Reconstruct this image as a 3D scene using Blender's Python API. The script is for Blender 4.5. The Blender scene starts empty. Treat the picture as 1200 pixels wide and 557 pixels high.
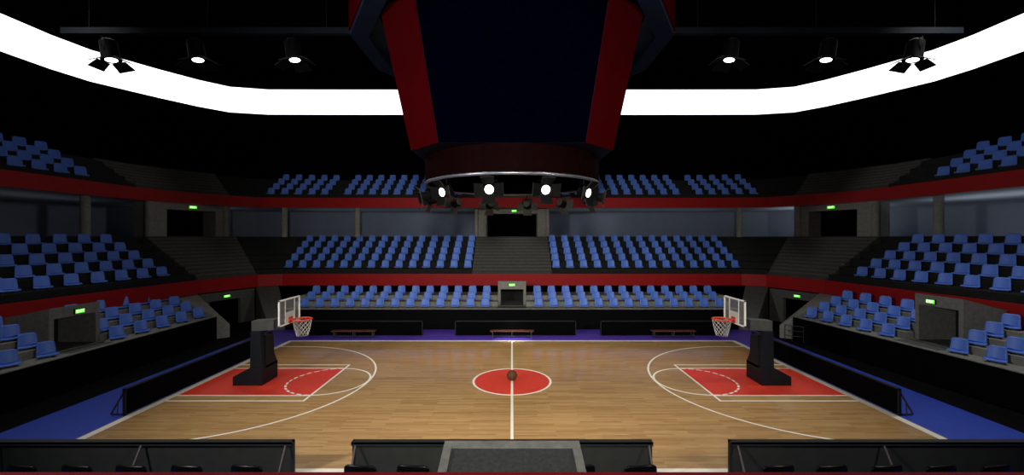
import bpy, math, random
from mathutils import Vector, Matrix
random.seed(7)
S = bpy.context.scene
C = S.collection
PI = math.pi
ZC = 19.5                      # distance from the camera to the centre of the court
F = 493.0                      # focal length in pixels of a 1200 px wide frame
EYE = 6.645

def W(x, z, h=0.0):            # plan point: x to the right, z away from the viewer, h up
    return (x, z - ZC, h)

# ------------------------------------------------------------------ materials
def mat(name, col, rough=0.6, metal=0.0, spec=0.5, var=0.0, scale=6.0, bump=0.0, emit=None, estr=0.0,
        alpha=None, coords='Object'):
    m = bpy.data.materials.new(name); m.use_nodes = True
    nt = m.node_tree; b = nt.nodes['Principled BSDF']
    b.inputs['Base Color'].default_value = (*col, 1)
    b.inputs['Roughness'].default_value = rough
    b.inputs['Metallic'].default_value = metal
    b.inputs['Specular IOR Level'].default_value = spec
    if emit:
        b.inputs['Emission Color'].default_value = (*emit, 1)
        b.inputs['Emission Strength'].default_value = estr
    if alpha is not None:
        b.inputs['Alpha'].default_value = alpha
    if var or bump:
        tc = nt.nodes.new('ShaderNodeTexCoord')
        nz = nt.nodes.new('ShaderNodeTexNoise')
        nz.inputs['Scale'].default_value = scale; nz.inputs['Detail'].default_value = 5
        nz.inputs['Roughness'].default_value = 0.65
        nt.links.new(tc.outputs[coords], nz.inputs['Vector'])
        if var:
            mr = nt.nodes.new('ShaderNodeMapRange')
            mr.inputs['From Min'].default_value = 0.3; mr.inputs['From Max'].default_value = 0.7
            mr.inputs['To Min'].default_value = 1 - var; mr.inputs['To Max'].default_value = 1 + var
            nt.links.new(nz.outputs['Fac'], mr.inputs['Value'])
            hs = nt.nodes.new('ShaderNodeHueSaturation')
            hs.inputs['Color'].default_value = (*col, 1)
            nt.links.new(mr.outputs['Result'], hs.inputs['Value'])
            nt.links.new(hs.outputs['Color'], b.inputs['Base Color'])
        if bump:
            bp = nt.nodes.new('ShaderNodeBump'); bp.inputs['Strength'].default_value = bump
            nt.links.new(nz.outputs['Fac'], bp.inputs['Height'])
            nt.links.new(bp.outputs['Normal'], b.inputs['Normal'])
    return m

def wood_floor():
    m = bpy.data.materials.new('court_wood'); m.use_nodes = True
    nt = m.node_tree; b = nt.nodes['Principled BSDF']; L = nt.links.new
    tc = nt.nodes.new('ShaderNodeTexCoord')
    br = nt.nodes.new('ShaderNodeTexBrick')
    br.offset = 0.37; br.offset_frequency = 3
    br.inputs['Color1'].default_value = (0.0, 0.0, 0.0, 1); br.inputs['Color2'].default_value = (1, 1, 1, 1)
    br.inputs['Mortar'].default_value = (0.25, 0.25, 0.25, 1)
    br.inputs['Scale'].default_value = 1.0
    br.inputs['Mortar Size'].default_value = 0.0025
    br.inputs['Brick Width'].default_value = 1.5; br.inputs['Row Height'].default_value = 0.105
    L(tc.outputs['Object'], br.inputs['Vector'])
    ramp = nt.nodes.new('ShaderNodeValToRGB')
    ramp.color_ramp.elements[0].color = (0.34, 0.185, 0.066, 1)
    ramp.color_ramp.elements[1].color = (0.47, 0.285, 0.115, 1)
    e = ramp.color_ramp.elements.new(0.45); e.color = (0.415, 0.24, 0.09, 1)
    L(br.outputs['Color'], ramp.inputs['Fac'])
    mp = nt.nodes.new('ShaderNodeMapping'); mp.inputs['Scale'].default_value = (0.8, 14, 1)
    L(tc.outputs['Object'], mp.inputs['Vector'])
    nz = nt.nodes.new('ShaderNodeTexNoise'); nz.inputs['Scale'].default_value = 2.2; nz.inputs['Detail'].default_value = 6
    L(mp.outputs['Vector'], nz.inputs['Vector'])
    mr = nt.nodes.new('ShaderNodeMapRange'); mr.inputs['From Min'].default_value = 0.3; mr.inputs['From Max'].default_value = 0.7
    mr.inputs['To Min'].default_value = 0.84; mr.inputs['To Max'].default_value = 1.14
    L(nz.outputs['Fac'], mr.inputs['Value'])
    hs = nt.nodes.new('ShaderNodeHueSaturation')
    L(mr.outputs['Result'], hs.inputs['Value']); L(ramp.outputs['Color'], hs.inputs['Color'])
    L(hs.outputs['Color'], b.inputs['Base Color'])
    b.inputs['Roughness'].default_value = 0.3
    b.inputs['Specular IOR Level'].default_value = 0.45; b.inputs['Coat Weight'].default_value = 0.5; b.inputs['Coat Roughness'].default_value = 0.10
    nz2 = nt.nodes.new('ShaderNodeTexNoise'); nz2.inputs['Scale'].default_value = 1.3; nz2.inputs['Detail'].default_value = 4
    L(tc.outputs['Object'], nz2.inputs['Vector'])
    r2 = nt.nodes.new('ShaderNodeMapRange'); r2.inputs['To Min'].default_value = 0.14; r2.inputs['To Max'].default_value = 0.28
    L(nz2.outputs['Fac'], r2.inputs['Value']); L(r2.outputs['Result'], b.inputs['Roughness'])
    return m

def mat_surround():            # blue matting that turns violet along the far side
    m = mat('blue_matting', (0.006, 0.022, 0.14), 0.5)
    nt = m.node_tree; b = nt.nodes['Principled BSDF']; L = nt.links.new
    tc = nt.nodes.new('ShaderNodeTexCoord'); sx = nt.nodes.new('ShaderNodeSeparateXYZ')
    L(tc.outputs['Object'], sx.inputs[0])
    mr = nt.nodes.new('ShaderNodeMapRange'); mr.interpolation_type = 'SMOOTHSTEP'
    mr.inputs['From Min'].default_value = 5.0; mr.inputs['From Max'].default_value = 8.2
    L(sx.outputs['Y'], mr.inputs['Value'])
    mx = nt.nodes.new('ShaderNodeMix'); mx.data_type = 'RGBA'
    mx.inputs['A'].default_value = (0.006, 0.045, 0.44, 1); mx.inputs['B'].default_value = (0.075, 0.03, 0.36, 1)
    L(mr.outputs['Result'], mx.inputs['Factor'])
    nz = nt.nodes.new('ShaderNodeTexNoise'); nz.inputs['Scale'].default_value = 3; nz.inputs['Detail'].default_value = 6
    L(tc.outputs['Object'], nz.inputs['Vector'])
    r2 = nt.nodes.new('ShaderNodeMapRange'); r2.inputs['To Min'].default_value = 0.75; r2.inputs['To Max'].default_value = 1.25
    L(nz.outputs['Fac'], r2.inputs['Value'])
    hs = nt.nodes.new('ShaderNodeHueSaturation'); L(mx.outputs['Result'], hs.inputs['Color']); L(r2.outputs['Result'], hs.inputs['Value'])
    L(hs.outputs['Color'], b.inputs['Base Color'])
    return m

M = {}
M['wood'] = wood_floor()
M['line'] = mat('line_paint', (0.82, 0.78, 0.66), 0.4, var=0.05, scale=3)
M['redpaint'] = mat('red_court_paint', (0.60, 0.040, 0.020), 0.35, var=0.10, scale=4)
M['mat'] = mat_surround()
M['blackfloor'] = mat('black_rubber_floor', (0.0022, 0.0022, 0.0022), 0.85, spec=0.06, var=0.3, scale=3)
M['black'] = mat('matt_black', (0.002, 0.002, 0.002), 0.7, spec=0.05, var=0.2)
M['void'] = mat('unlit_black', (0.001, 0.001, 0.001), 0.9, spec=0.0, var=0.2)
M['tier'] = mat('black_terrace', (0.012, 0.012, 0.011), 0.85, spec=0.2, var=0.35, scale=4)
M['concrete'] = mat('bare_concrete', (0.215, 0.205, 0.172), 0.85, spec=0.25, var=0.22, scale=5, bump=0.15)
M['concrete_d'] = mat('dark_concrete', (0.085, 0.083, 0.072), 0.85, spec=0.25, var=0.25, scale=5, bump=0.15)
M['roofgrey'] = mat('roof_felt', (0.020, 0.021, 0.019), 0.9, spec=0.2, var=0.35, scale=16, bump=0.3)
M['red'] = mat('red_fascia', (0.30, 0.008, 0.008), 0.55, spec=0.15, var=0.06, scale=2)
M['reddark'] = mat('deep_red_fascia', (0.10, 0.004, 0.006), 0.55, spec=0.1, var=0.06, scale=2)
M['wallblue'] = mat('blue_grey_wall', (0.11, 0.13, 0.18), 0.7, var=0.06, scale=2)
M['soffit'] = mat('pale_soffit', (0.20, 0.23, 0.28), 0.8, var=0.05, scale=2)
M['seat'] = mat('blue_seat_plastic', (0.085, 0.19, 0.62), 0.45, spec=0.35, var=0.10, scale=9)
M['seatleg'] = mat('dark_seat_bracket', (0.012, 0.012, 0.012), 0.6, var=0.1)
M['led'] = mat('white_led', (0.9, 0.9, 0.9), 0.5, emit=(1, 1, 1), estr=1.6)
M['lens'] = mat('lit_lens', (0.9, 0.9, 0.9), 0.4, emit=(1, 0.98, 0.95), estr=4.0)
M['can'] = mat('black_lamp_housing', (0.003, 0.003, 0.003), 0.6, spec=0.04, var=0.2)
M['flap'] = mat('grey_black_flap', (0.032, 0.031, 0.027), 0.7, spec=0.05, var=0.2)
M['navy'] = mat('navy_panel', (0.005, 0.008, 0.018), 0.6, spec=0.06, var=0.2, scale=3)
M['screen'] = mat('dark_screen', (0.0001, 0.0002, 0.0016), 0.6, spec=0.0, var=0.2, scale=3)
M['sbred'] = mat('scoreboard_red', (0.028, 0.0007, 0.0012), 0.6, spec=0.0, var=0.05, scale=2)
M['drum'] = mat('dark_red_drum', (0.004, 0.0006, 0.0006), 0.6, spec=0.01, var=0.3, scale=3)
M['rimsteel'] = mat('pale_steel', (0.22, 0.23, 0.27), 0.35, metal=0.8, var=0.1)
M['signgreen'] = mat('exit_green', (0.02, 0.3, 0.01), 0.5, emit=(0.13, 0.9, 0.02), estr=0.9)
M['signwhite'] = mat('exit_white', (0.9, 1, 0.8), 0.5, emit=(0.9, 1.0, 0.75), estr=1.6)
M['hoopblack'] = mat('hoop_padding', (0.006, 0.008, 0.011), 0.5, spec=0.2, var=0.25, scale=5)
M['hoopgrey'] = mat('hoop_arm_grey', (0.05, 0.049, 0.042), 0.7, var=0.2, scale=5)
M['navydark'] = mat('navy_bracket', (0.006, 0.009, 0.03), 0.5, var=0.1)
M['white'] = mat('white_frame', (0.75, 0.73, 0.66), 0.5, var=0.05)
M['glass'] = mat('backboard_glass', (0.30, 0.31, 0.31), 0.12, spec=0.5, var=0.05, alpha=0.28)
M['target'] = mat('backboard_target', (0.62, 0.61, 0.55), 0.5, var=0.05, alpha=0.85)
M['rim'] = mat('orange_rim', (0.55, 0.045, 0.018), 0.4, var=0.1)
M['net'] = mat('white_net', (0.75, 0.74, 0.68), 0.8, var=0.1)
M['ball'] = mat('brown_ball', (0.085, 0.036, 0.010), 0.6, spec=0.2, var=0.2, scale=20)
M['seam'] = mat('ball_seam', (0.008, 0.006, 0.005), 0.6, var=0.1)
M['bench'] = mat('red_brown_bench', (0.09, 0.022, 0.012), 0.45, var=0.25, scale=6)
M['boardface'] = mat('black_board_face', (0.0018, 0.0018, 0.0018), 0.6, spec=0.02, var=0.2)
M['boardback'] = mat('grey_board_back', (0.022, 0.022, 0.018), 0.7, spec=0.05, var=0.1, scale=3)
M['boardframe'] = mat('dark_board_frame', (0.012, 0.013, 0.013), 0.5, spec=0.2, var=0.15)
M['strut'] = mat('plum_strut', (0.045, 0.028, 0.030), 0.6, var=0.15)
M['chair'] = mat('gloss_black_chair', (0.002, 0.002, 0.002), 0.3, spec=0.12, var=0.1)
M['steel'] = mat('dark_steel', (0.05, 0.05, 0.055), 0.4, metal=0.6, var=0.1)
M['truss'] = mat('blue_black_truss', (0.004, 0.006, 0.010), 0.7, spec=0.1, var=0.2)

# ------------------------------------------------------------------ mesh builder
class MB:
    def __init__(s):
        s.v = []; s.f = []; s.mi = []; s.sm = []
    def add(s, verts, faces, mi=0, smooth=False):
        o = len(s.v); s.v += [tuple(p) for p in verts]
        for f in faces:
            s.f.append([i + o for i in f]); s.mi.append(mi); s.sm.append(smooth)
        return s
    def hexa(s, p, mi=0):          # p: 4 bottom + 4 top, both counter-clockwise from above
        return s.add(p, [(3, 2, 1, 0), (4, 5, 6, 7), (0, 1, 5, 4), (1, 2, 6, 5), (2, 3, 7, 6), (3, 0, 4, 7)], mi)
    def box(s, c, d, R=None, mi=0):
        hx, hy, hz = d[0] / 2, d[1] / 2, d[2] / 2
        p = [Vector(q) for q in [(-hx, -hy, -hz), (hx, -hy, -hz), (hx, hy, -hz), (-hx, hy, -hz),
                                 (-hx, -hy, hz), (hx, -hy, hz), (hx, hy, hz), (-hx, hy, hz)]]
        if R is not None: p = [R @ q for q in p]
        return s.hexa([q + Vector(c) for q in p], mi)
    def bbox(s, a, b, mi=0):       # box from corner to corner
        return s.box([(a[i] + b[i]) / 2 for i in range(3)], [abs(b[i] - a[i]) for i in range(3)], None, mi)
    def cone(s, p0, p1, r0, r1, n=16, mi=0, caps=True, smooth=True):
        p0, p1 = Vector(p0), Vector(p1); ax = (p1 - p0).normalized()
        u = ax.orthogonal().normalized(); w = ax.cross(u)
        vs = []
        for p, r in ((p0, r0), (p1, r1)):
            for i in range(n):
                a = 2 * PI * i / n; vs.append(p + (u * math.cos(a) + w * math.sin(a)) * r)
        s.add(vs, [(i, (i + 1) % n, n + (i + 1) % n, n + i) for i in range(n)], mi, smooth)
        if caps:
            s.add(vs[:n], [tuple(reversed(range(n)))], mi); s.add(vs[n:], [tuple(range(n))], mi)
        return s
    def tube(s, pts, r, n=8, mi=0, closed=False):
        pts = [Vector(p) for p in pts]; m = len(pts); vs = []
        for i in range(m):
            a = pts[i - 1] if (i or closed) else pts[i]
            b = pts[(i + 1) % m] if (i < m - 1 or closed) else pts[i]
            t = (b - a).normalized()
            ref = Vector((0, 0, 1)) if abs(t.z) < 0.9 else Vector((1, 0, 0))
            u = t.cross(ref).normalized(); w = t.cross(u)
            for k in range(n):
                q = 2 * PI * k / n; vs.append(pts[i] + (u * math.cos(q) + w * math.sin(q)) * r)
        fs = []
        for i in range(m if closed else m - 1):
            j = (i + 1) % m
            for k in range(n):
                l = (k + 1) % n; fs.append((i * n + k, i * n + l, j * n + l, j * n + k))
        s.add(vs, fs, mi, True)
        if not closed:
            s.add(vs[:n], [tuple(reversed(range(n)))], mi); s.add(vs[-n:], [tuple(range(n))], mi)
        return s
    def prism(s, poly, z0, z1, mi=0):   # vertical prism on a plan polygon; z0 and z1 may be lists
        n = len(poly)
        z0 = z0 if isinstance(z0, (list, tuple)) else [z0] * n
        z1 = z1 if isinstance(z1, (list, tuple)) else [z1] * n
        vs = [(p[0], p[1], z0[i]) for i, p in enumerate(poly)] + [(p[0], p[1], z1[i]) for i, p in enumerate(poly)]
        return s.add(vs, [tuple(reversed(range(n))), tuple(range(n, 2 * n))] + [(i, (i + 1) % n, n + (i + 1) % n, n + i) for i in range(n)], mi)
    def sheet(s, fn, nu, nv, t, mi=0):  # a bent sheet with thickness, fn(u,v) -> point
        P = [[Vector(fn(i / nu, j / nv)) for i in range(nu + 1)] for j in range(nv + 1)]
        N = []
        for j in range(nv + 1):
            row = []
            for i in range(nu + 1):
                a = P[j][min(i + 1, nu)] - P[j][max(i - 1, 0)]; b = P[min(j + 1, nv)][i] - P[max(j - 1, 0)][i]
                row.append(a.cross(b).normalized())
            N.append(row)
        w = nu + 1; n = w * (nv + 1)
        vs = [P[j][i] for j in range(nv + 1) for i in range(w)] + [P[j][i] - N[j][i] * t for j in range(nv + 1) for i in range(w)]
        fs = []
        for j in range(nv):
            for i in range(nu):
                a, b, c, d = j * w + i, j * w + i + 1, (j + 1) * w + i + 1, (j + 1) * w + i
                fs += [(a, b, c, d), (n + d, n + c, n + b, n + a)]
        edge = [i for i in range(w)] + [j * w + nu for j in range(1, nv + 1)] + [nv * w + i for i in range(nu - 1, -1, -1)] + [j * w for j in range(nv - 1, 0, -1)]
        for k in range(len(edge)):
            a, b = edge[k], edge[(k + 1) % len(edge)]
            fs.append((b, a, n + a, n + b))
        return s.add(vs, fs, mi, True)
    def mesh(s, name, mats):
        me = bpy.data.meshes.new(name); me.from_pydata(s.v, [], s.f)
        for m in (mats if isinstance(mats, (list, tuple)) else [mats]): me.materials.append(m)
        me.polygons.foreach_set('material_index', s.mi); me.polygons.foreach_set('use_smooth', s.sm)
        me.update(); return me
    def build(s, name, mats, parent=None, loc=None):
        o = bpy.data.objects.new(name, s.mesh(name, mats)); C.objects.link(o)
        if parent: o.parent = parent
        if loc: o.location = loc
        return o

def tag(o, label=None, cat=None, group=None, kind=None):
    if label: o['label'] = label
    if cat: o['category'] = cat
    if group: o['group'] = group
    if kind: o['kind'] = kind
    return o

def thing(name, label, cat, loc=(0, 0, 0), rz=0.0, group=None):
    o = bpy.data.objects.new(name, None); C.objects.link(o)
    o.location = loc; o.rotation_euler = (0, 0, rz); o.empty_display_size = 0.2
    return tag(o, label, cat, group)

def struct(name, mb, mats, label=None, cat=None, parent=None):
    o = mb.build(name, mats, parent)
    return tag(o, label, cat, None, 'structure')

def copy_tree(root, loc, rz, label, group=None):
    r = root.copy(); C.objects.link(r); r.location = loc; r.rotation_euler = (0, 0, rz); r['label'] = label
    if group: r['group'] = group
    for ch in root.children:
        c = ch.copy(); C.objects.link(c); c.parent = r
        for g in ch.children:
            d = g.copy(); C.objects.link(d); d.parent = c
    return r

ORD = ['first', 'second', 'third', 'fourth', 'fifth', 'sixth', 'seventh', 'eighth', 'ninth', 'tenth', 'eleventh', 'twelfth', 'thirteenth', 'fourteenth']
SIDE = {-1: 'left', 1: 'right'}

def mirror(path): return [(-x, z) for x, z in reversed(path)]

def offs_dirs(path, n0=None, n1=None):   # outward mitre directions along a left-to-right path around the court
    ns = []
    for a, b in zip(path, path[1:]):
        dx, dz = b[0] - a[0], b[1] - a[1]; l = math.hypot(dx, dz); ns.append((-dz / l, dx / l))
    out = []
    for i in range(len(path)):
        if i == 0: out.append(n0 or ns[0]); continue
        if i == len(path) - 1: out.append(n1 or ns[-1]); continue
        a, b = ns[i - 1], ns[i]; m = (a[0] + b[0], a[1] + b[1]); l = math.hypot(*m); m = (m[0] / l, m[1] / l)
        k = 1 / max(0.5, m[0] * a[0] + m[1] * a[1]); out.append((m[0] * k, m[1] * k))
    return out

def sweep(mb, path, prof, mi=0, dirs=None, closed_prof=True, caps=True, edge_mi=None):
    """profile [(d outward, h)] swept along the path; the profile polygon runs so that its face normals look at the court"""
    dirs = dirs or offs_dirs(path); n = len(prof); vs = []
    for (x, z), (nx, nz) in zip(path, dirs):
        for d, h in prof: vs.append(W(x + nx * d, z + nz * d, h))
    fs = []
    for i in range(len(path) - 1):
        for k in range(n if closed_prof else n - 1):
            l = (k + 1) % n; fs.append((i * n + k, (i + 1) * n + k, (i + 1) * n + l, i * n + l))
    if caps and closed_prof:
        fs.append(tuple(range(n))); m = (len(path) - 1) * n; fs.append(tuple(reversed(range(m, m + n))))
    mb.add(vs, fs, mi)
    if edge_mi:
        q = n if closed_prof else n - 1
        for i in range((len(path) - 1) * q): mb.mi[len(mb.mi) - len(fs) + i] = edge_mi(i % q)
    return mb

# ------------------------------------------------------------------ floor and court markings
def ring_pts(cx, cy, r, a0, a1, n):
    return [(cx + r * math.cos(a0 + (a1 - a0) * i / n), cy + r * math.sin(a0 + (a1 - a0) * i / n)) for i in range(n + 1)]

fl = MB()
fl.bbox((-14.4, -7.66, -0.05), (14.4, 7.66, 0.0), 0)
def flat(poly, z, mi): fl.add([(x, y, z) for x, y in poly], [tuple(range(len(poly)))], mi)
def strip(pts, w, z=0.006, mi=1, closed=False):
    n = len(pts); L = []; Rr = []
    for i in range(n):
        a = pts[i - 1] if (i or closed) else pts[i]; b = pts[(i + 1) % n] if (i < n - 1 or closed) else pts[i]
        dx, dy = b[0] - a[0], b[1] - a[1]; l = math.hypot(dx, dy) or 1
        L.append((pts[i][0] - dy / l * w / 2, pts[i][1] + dx / l * w / 2, z)); Rr.append((pts[i][0] + dy / l * w / 2, pts[i][1] - dx / l * w / 2, z))
    fs = [(i, n + i, n + (i + 1) % n, (i + 1) % n) for i in range(n if closed else n - 1)]
    fl.add(L + Rr, fs, mi)
def rect(x0, y0, x1, y1, z=0.006, mi=1): flat([(x0, y0), (x1, y0), (x1, y1), (x0, y1)], z, mi)
HX, HY = 14.33, 7.62
rect(-HX - 0.02, -HY, -HX + 0.27, HY); rect(HX - 0.27, -HY, HX + 0.02, HY)
rect(-HX + 0.27, HY - 0.24, HX - 0.27, HY); rect(-HX + 0.27, -HY, HX - 0.27, -HY + 0.2)
flat(ring_pts(0, 0, 1.76, 0, 2 * PI * 63 / 64, 63), 0.004, 2)
strip(ring_pts(0, 0, 1.78, 0, 2 * PI * 63 / 64, 63), 0.10, 0.007, 1, True)
rect(-0.05, -HY + 0.2, 0.05, HY - 0.24, 0.009)
for s in (-1, 1):
    x0, x1 = s * (HX - 0.27), s * 8.42
    if x0 > x1: x0, x1 = x1, x0
    rect(x0, -1.80, x1, 1.80, 0.004, 2)
    for yy in (-1.84, 1.84, -2.42, 2.42): rect(x0, yy - 0.045, x1 if s < 0 else x1, yy + 0.045, 0.007)
    xf = s * 8.42; rect(min(xf, xf + s * 0.09), -2.465, max(xf, xf + s * 0.09), 2.465, 0.008)
    a0 = PI / 2 if s > 0 else -PI / 2
    strip(ring_pts(s * 8.46, 0, 1.80, a0, a0 + PI, 32), 0.09, 0.0075)         # half circle on the mid-court side
    b0 = a0 + PI
    for k in range(15):
        a = b0 + PI * (k + 0.15) / 15; strip(ring_pts(s * 8.46, 0, 1.80, a, a + PI / 15 * 0.68, 3), 0.09, 0.0075)
    cx = s * 12.7; r = 6.08
    arc = ring_pts(cx, 0, r, a0, a0 + PI, 64)
    strip([(x0 if s < 0 else x1, arc[0][1])] + arc + [(x0 if s < 0 else x1, arc[-1][1])], 0.09, 0.0085)
struct('floor', fl, [M['wood'], M['line'], M['redpaint']], 'honey wooden basketball court with red keys and white lines', 'court floor')

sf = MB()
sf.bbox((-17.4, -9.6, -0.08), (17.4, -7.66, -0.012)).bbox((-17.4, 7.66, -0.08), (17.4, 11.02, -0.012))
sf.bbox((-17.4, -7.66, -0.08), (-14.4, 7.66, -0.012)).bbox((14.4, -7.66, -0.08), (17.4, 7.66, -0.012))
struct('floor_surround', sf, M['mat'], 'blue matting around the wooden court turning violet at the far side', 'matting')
bf = MB(); bf.bbox((-40, -30, -0.3), (40, 30, -0.081))
bf.bbox((-40, -30, -0.3), (-17.4, 30, -0.012)).bbox((17.4, -30, -0.3), (40, 30, -0.012)).bbox((-17.4, -30, -0.3), (17.4, -9.6, -0.012))
struct('floor_base', bf, M['blackfloor'], 'black rubber floor between the blue matting and the stands', 'floor')

# ------------------------------------------------------------------ lower stands
LF, LR = 1.45, 0.36           # first tread and rise
def stand_profile(rows, depth0, depth, top_d):
    p = [(0.02, LF)]
    d = depth0; h = LF
    for k in range(rows - 1):
        p += [(d, h), (d, h + LR)]; h += LR; d += depth
    return p + [(top_d, h), (top_d, -0.01), (0.02, -0.01)]

back_front = [(-16.4, 30.5), (16.4, 30.5)]
for s, nm in ((-1, 'left'), (1, 'right')):
    b = MB(); sweep(b, [(-16.4, 30.5), (-1.06, 30.5)] if s < 0 else [(1.06, 30.5), (16.4, 30.5)], stand_profile(3, 1.15, 0.85, 4.15))
    struct('lower_stand_terrace', b, M['concrete'], f'grey concrete steps of the far lower stand, {nm} of the doorway', 'terrace')
flatp = lambda e: [(0.02, LF - 0.03), (e, LF - 0.03), (e, -0.01), (0.02, -0.01)]
b = MB(); sweep(b, [(-1.06, 30.5), (1.06, 30.5)], flatp(4.1))
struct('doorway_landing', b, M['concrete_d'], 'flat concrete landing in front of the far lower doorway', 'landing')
LEFT_FRONT = [(-19.4, 8.0), (-19.4, 27.5)]
RIGHT_FRONT = [(18.45, 27.5), (20.2, 8.0)]
for s, path, nm in ((-1, LEFT_FRONT, 'left'), (1, RIGHT_FRONT, 'right')):
    za, zb = (18.8, 20.95) if s < 0 else (19.28, 21.42)
    fx = lambda z: -19.4 if s < 0 else 18.45 + (27.5 - z) * 0.08974
    near_, far_ = [(fx(8.0), 8.0), (fx(za), za)], [(fx(zb), zb), (fx(27.5), 27.5)]
    if s > 0: near_, far_ = near_[::-1], far_[::-1]
    for pp, wh in ((near_, 'before'), (far_, 'beyond')):
        b = MB(); sweep(b, pp, stand_profile(4, 1.12, 0.75, 3.3 if s < 0 else 3.25))
        struct('lower_stand_terrace', b, M['concrete'], f'grey concrete steps of the {nm} lower stand {wh} the doorway', 'terrace')
    pp = [(fx(za), za), (fx(zb), zb)]
    if s > 0: pp = pp[::-1]
    b = MB(); sweep(b, pp, flatp(3.25))
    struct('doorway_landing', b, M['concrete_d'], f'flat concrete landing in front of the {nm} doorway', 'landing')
    b = MB(); sweep(b, path, [(-0.10, LF + 0.02), (0.02, LF + 0.02), (0.02, -0.01), (-0.10, -0.01)])
    struct(f'wall_{nm}', b, M['black'], f'long black front wall below the {nm} lower stand', 'wall')
    b = MB(); sweep(b, path, [(-0.12, LF + 0.06), (0.10, LF + 0.06), (0.10, LF + 0.02), (-0.12, LF + 0.02)])
    struct(f'trim_{nm}', b, M['concrete'], f'thin concrete coping along the top of the {nm} front wall', 'coping')
b = MB(); sweep(b, back_front, [(-0.10, LF), (0.02, LF), (0.02, -0.01), (-0.10, -0.01)])
struct('wall_back', b, M['black'], 'long black front wall below the far lower stand', 'wall')
b = MB(); sweep(b, back_front, [(-0.12, LF + 0.05), (0.10, LF + 0.05), (0.10, LF), (-0.12, LF)])
struct('trim_back', b, M['concrete'], 'thin concrete coping along the top of the far front wall', 'coping')

# sloping end walls of the lower stands
for s in (-1, 1):
    if s < 0: q = [(-19.35, 27.52), (-18.85, 28.1), (-22.3, 29.75), (-22.5, 28.0)]
    else: q = [(18.40, 27.55), (17.75, 27.9), (22.0, 30.1), (22.2, 28.2)]
    pl = [W(x, z)[:2] for x, z in q]; hh = [1.45, 0.85, 2.66, 2.66]
    if s > 0: pass
    else: pl = list(reversed(pl)); hh = list(reversed(hh))
    b = MB().prism(pl, -0.01, hh)
    struct('stand_end_wall', b, M['concrete'], f'sloping concrete end wall of the {SIDE[s]} lower stand', 'end wall')
    q = [(s * 16.4, 30.42), (s * 17.55, 30.0), (s * 20.55, 33.75), (s * 19.2, 34.6)]
    pl = [W(x, z)[:2] for x, z in q]; hh = [0.95, 0.92, 2.66, 2.66]
    if s < 0: pl = list(reversed(pl)); hh = list(reversed(hh))
    b = MB().prism(pl, -0.01, hh)
    struct('stand_end_wall', b, M['concrete_d'], f'sloping concrete end wall at the {SIDE[s]} end of the far lower stand', 'end wall')

# ------------------------------------------------------------------ middle tier
P2L = [(-22.8, 6.0), (-22.75, 20.0), (-22.1, 29.7), (-20.5, 33.9), (-19.0, 34.8)]
P2 = P2L + mirror(P2L)
P3L = [(-27.2, 6.0), (-27.1, 30.5), (-26.9, 31.9), (-25.3, 35.0), (-23.1, 38.0), (-19.0, 38.5)]
P3 = P3L + mirror(P3L)
B2T, B2B, B3T, B3B = 3.64, 2.68, 10.28, 9.38
b = MB(); sweep(b, P2, [(0, B2T), (0.14, B2T), (0.14, B2B), (0, B2B)])
struct('trim_1', b, M['red'], 'dark red fascia band running around the middle tier', 'fascia')
b = MB(); sweep(b, P3, [(0, B3T), (0.14, B3T), (0.14, B3B), (0, B3B)])
struct('trim_2', b, M['red'], 'dark red fascia band running around the upper tier', 'fascia')
b = MB(); sweep(b, P2, [(0.15, B2B), (4.5, B2B), (4.5, B2B - 0.1), (0.15, B2B - 0.1)])
struct('middle_stand_soffit', b, M['black'], 'black underside of the middle tier', 'soffit')

M2F, M2R, M2D, M2S = 4.03, 0.54, 0.92, 0.30
CONC = 6.73
def tier_profile(rows, f, r, dep, st, base, end_d, end_h):
    p = [(0.15, base + 0.7), (st, base + 0.7), (st, f)]
    d = st; h = f
    for k in range(rows):
        d += dep; p.append((d, h)); h = h + r if k < rows - 1 else end_h
        p.append((d, h))
    return p + [(end_d, end_h), (end_d, base), (0.15, base)]
prof2 = tier_profile(5, M2F, M2R, M2D, M2S, B2B, 5.4, CONC)
prof2[0] = (0.15, 3.5); prof2[1] = (M2S, 3.5)
secs = [[(-22.8, 6.0), (-22.75, 20.0), (-22.1, 29.7)], [(-20.5, 33.9), (-19.0, 34.8), (-3.35, 34.8)]]
secs = secs + [mirror(secs[1]), mirror(secs[0])]
names = ['left middle stand', 'far middle stand beside the centre stairs, left half', 'far middle stand beside the centre stairs, right half', 'right middle stand']
d2 = offs_dirs(P2)
def sec_dirs(path, whole, wd):
    ds = offs_dirs(path)
    for i, p in enumerate(path):
        for q, d in zip(whole, wd):
            if abs(p[0] - q[0]) + abs(p[1] - q[1]) < 1e-6: ds[i] = d
    return ds
for sec, nm in zip(secs, names):
    b = MB(); sweep(b, sec, prof2, dirs=sec_dirs(sec, P2, d2))
    struct('middle_stand_terrace', b, M['tier'], f'black stepped terrace of the {nm}', 'terrace')

def stair_profile(d0, d1, h0, h1, n, base, end_d):
    p = [(d0, h0)]
    for k in range(n):
        h = h0 + (h1 - h0) * (k + 1) / n; d = d0 + (d1 - d0) * k / n
        p += [(d, h), (d0 + (d1 - d0) * (k + 1) / n, h)]
    return p[1:] + [(end_d, h1), (end_d, base), (d0, base)]
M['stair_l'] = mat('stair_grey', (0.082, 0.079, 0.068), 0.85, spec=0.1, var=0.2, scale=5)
M['stair_d'] = mat('stair_grey_shaded', (0.055, 0.053, 0.046), 0.85, spec=0.1, var=0.2, scale=5)
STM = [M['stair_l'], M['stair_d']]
stair_mi = lambda k: 0 if k % 4 in (0, 3) else 1  # every other step darker: tread and riser shading put into the colour
sp2 = stair_profile(0.15, 4.9, B2T - 0.02, CONC, 24, B2B, 5.4)
b = MB(); sweep(b, [(-3.33, 34.8), (3.33, 34.8)], sp2, edge_mi=stair_mi)
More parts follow.
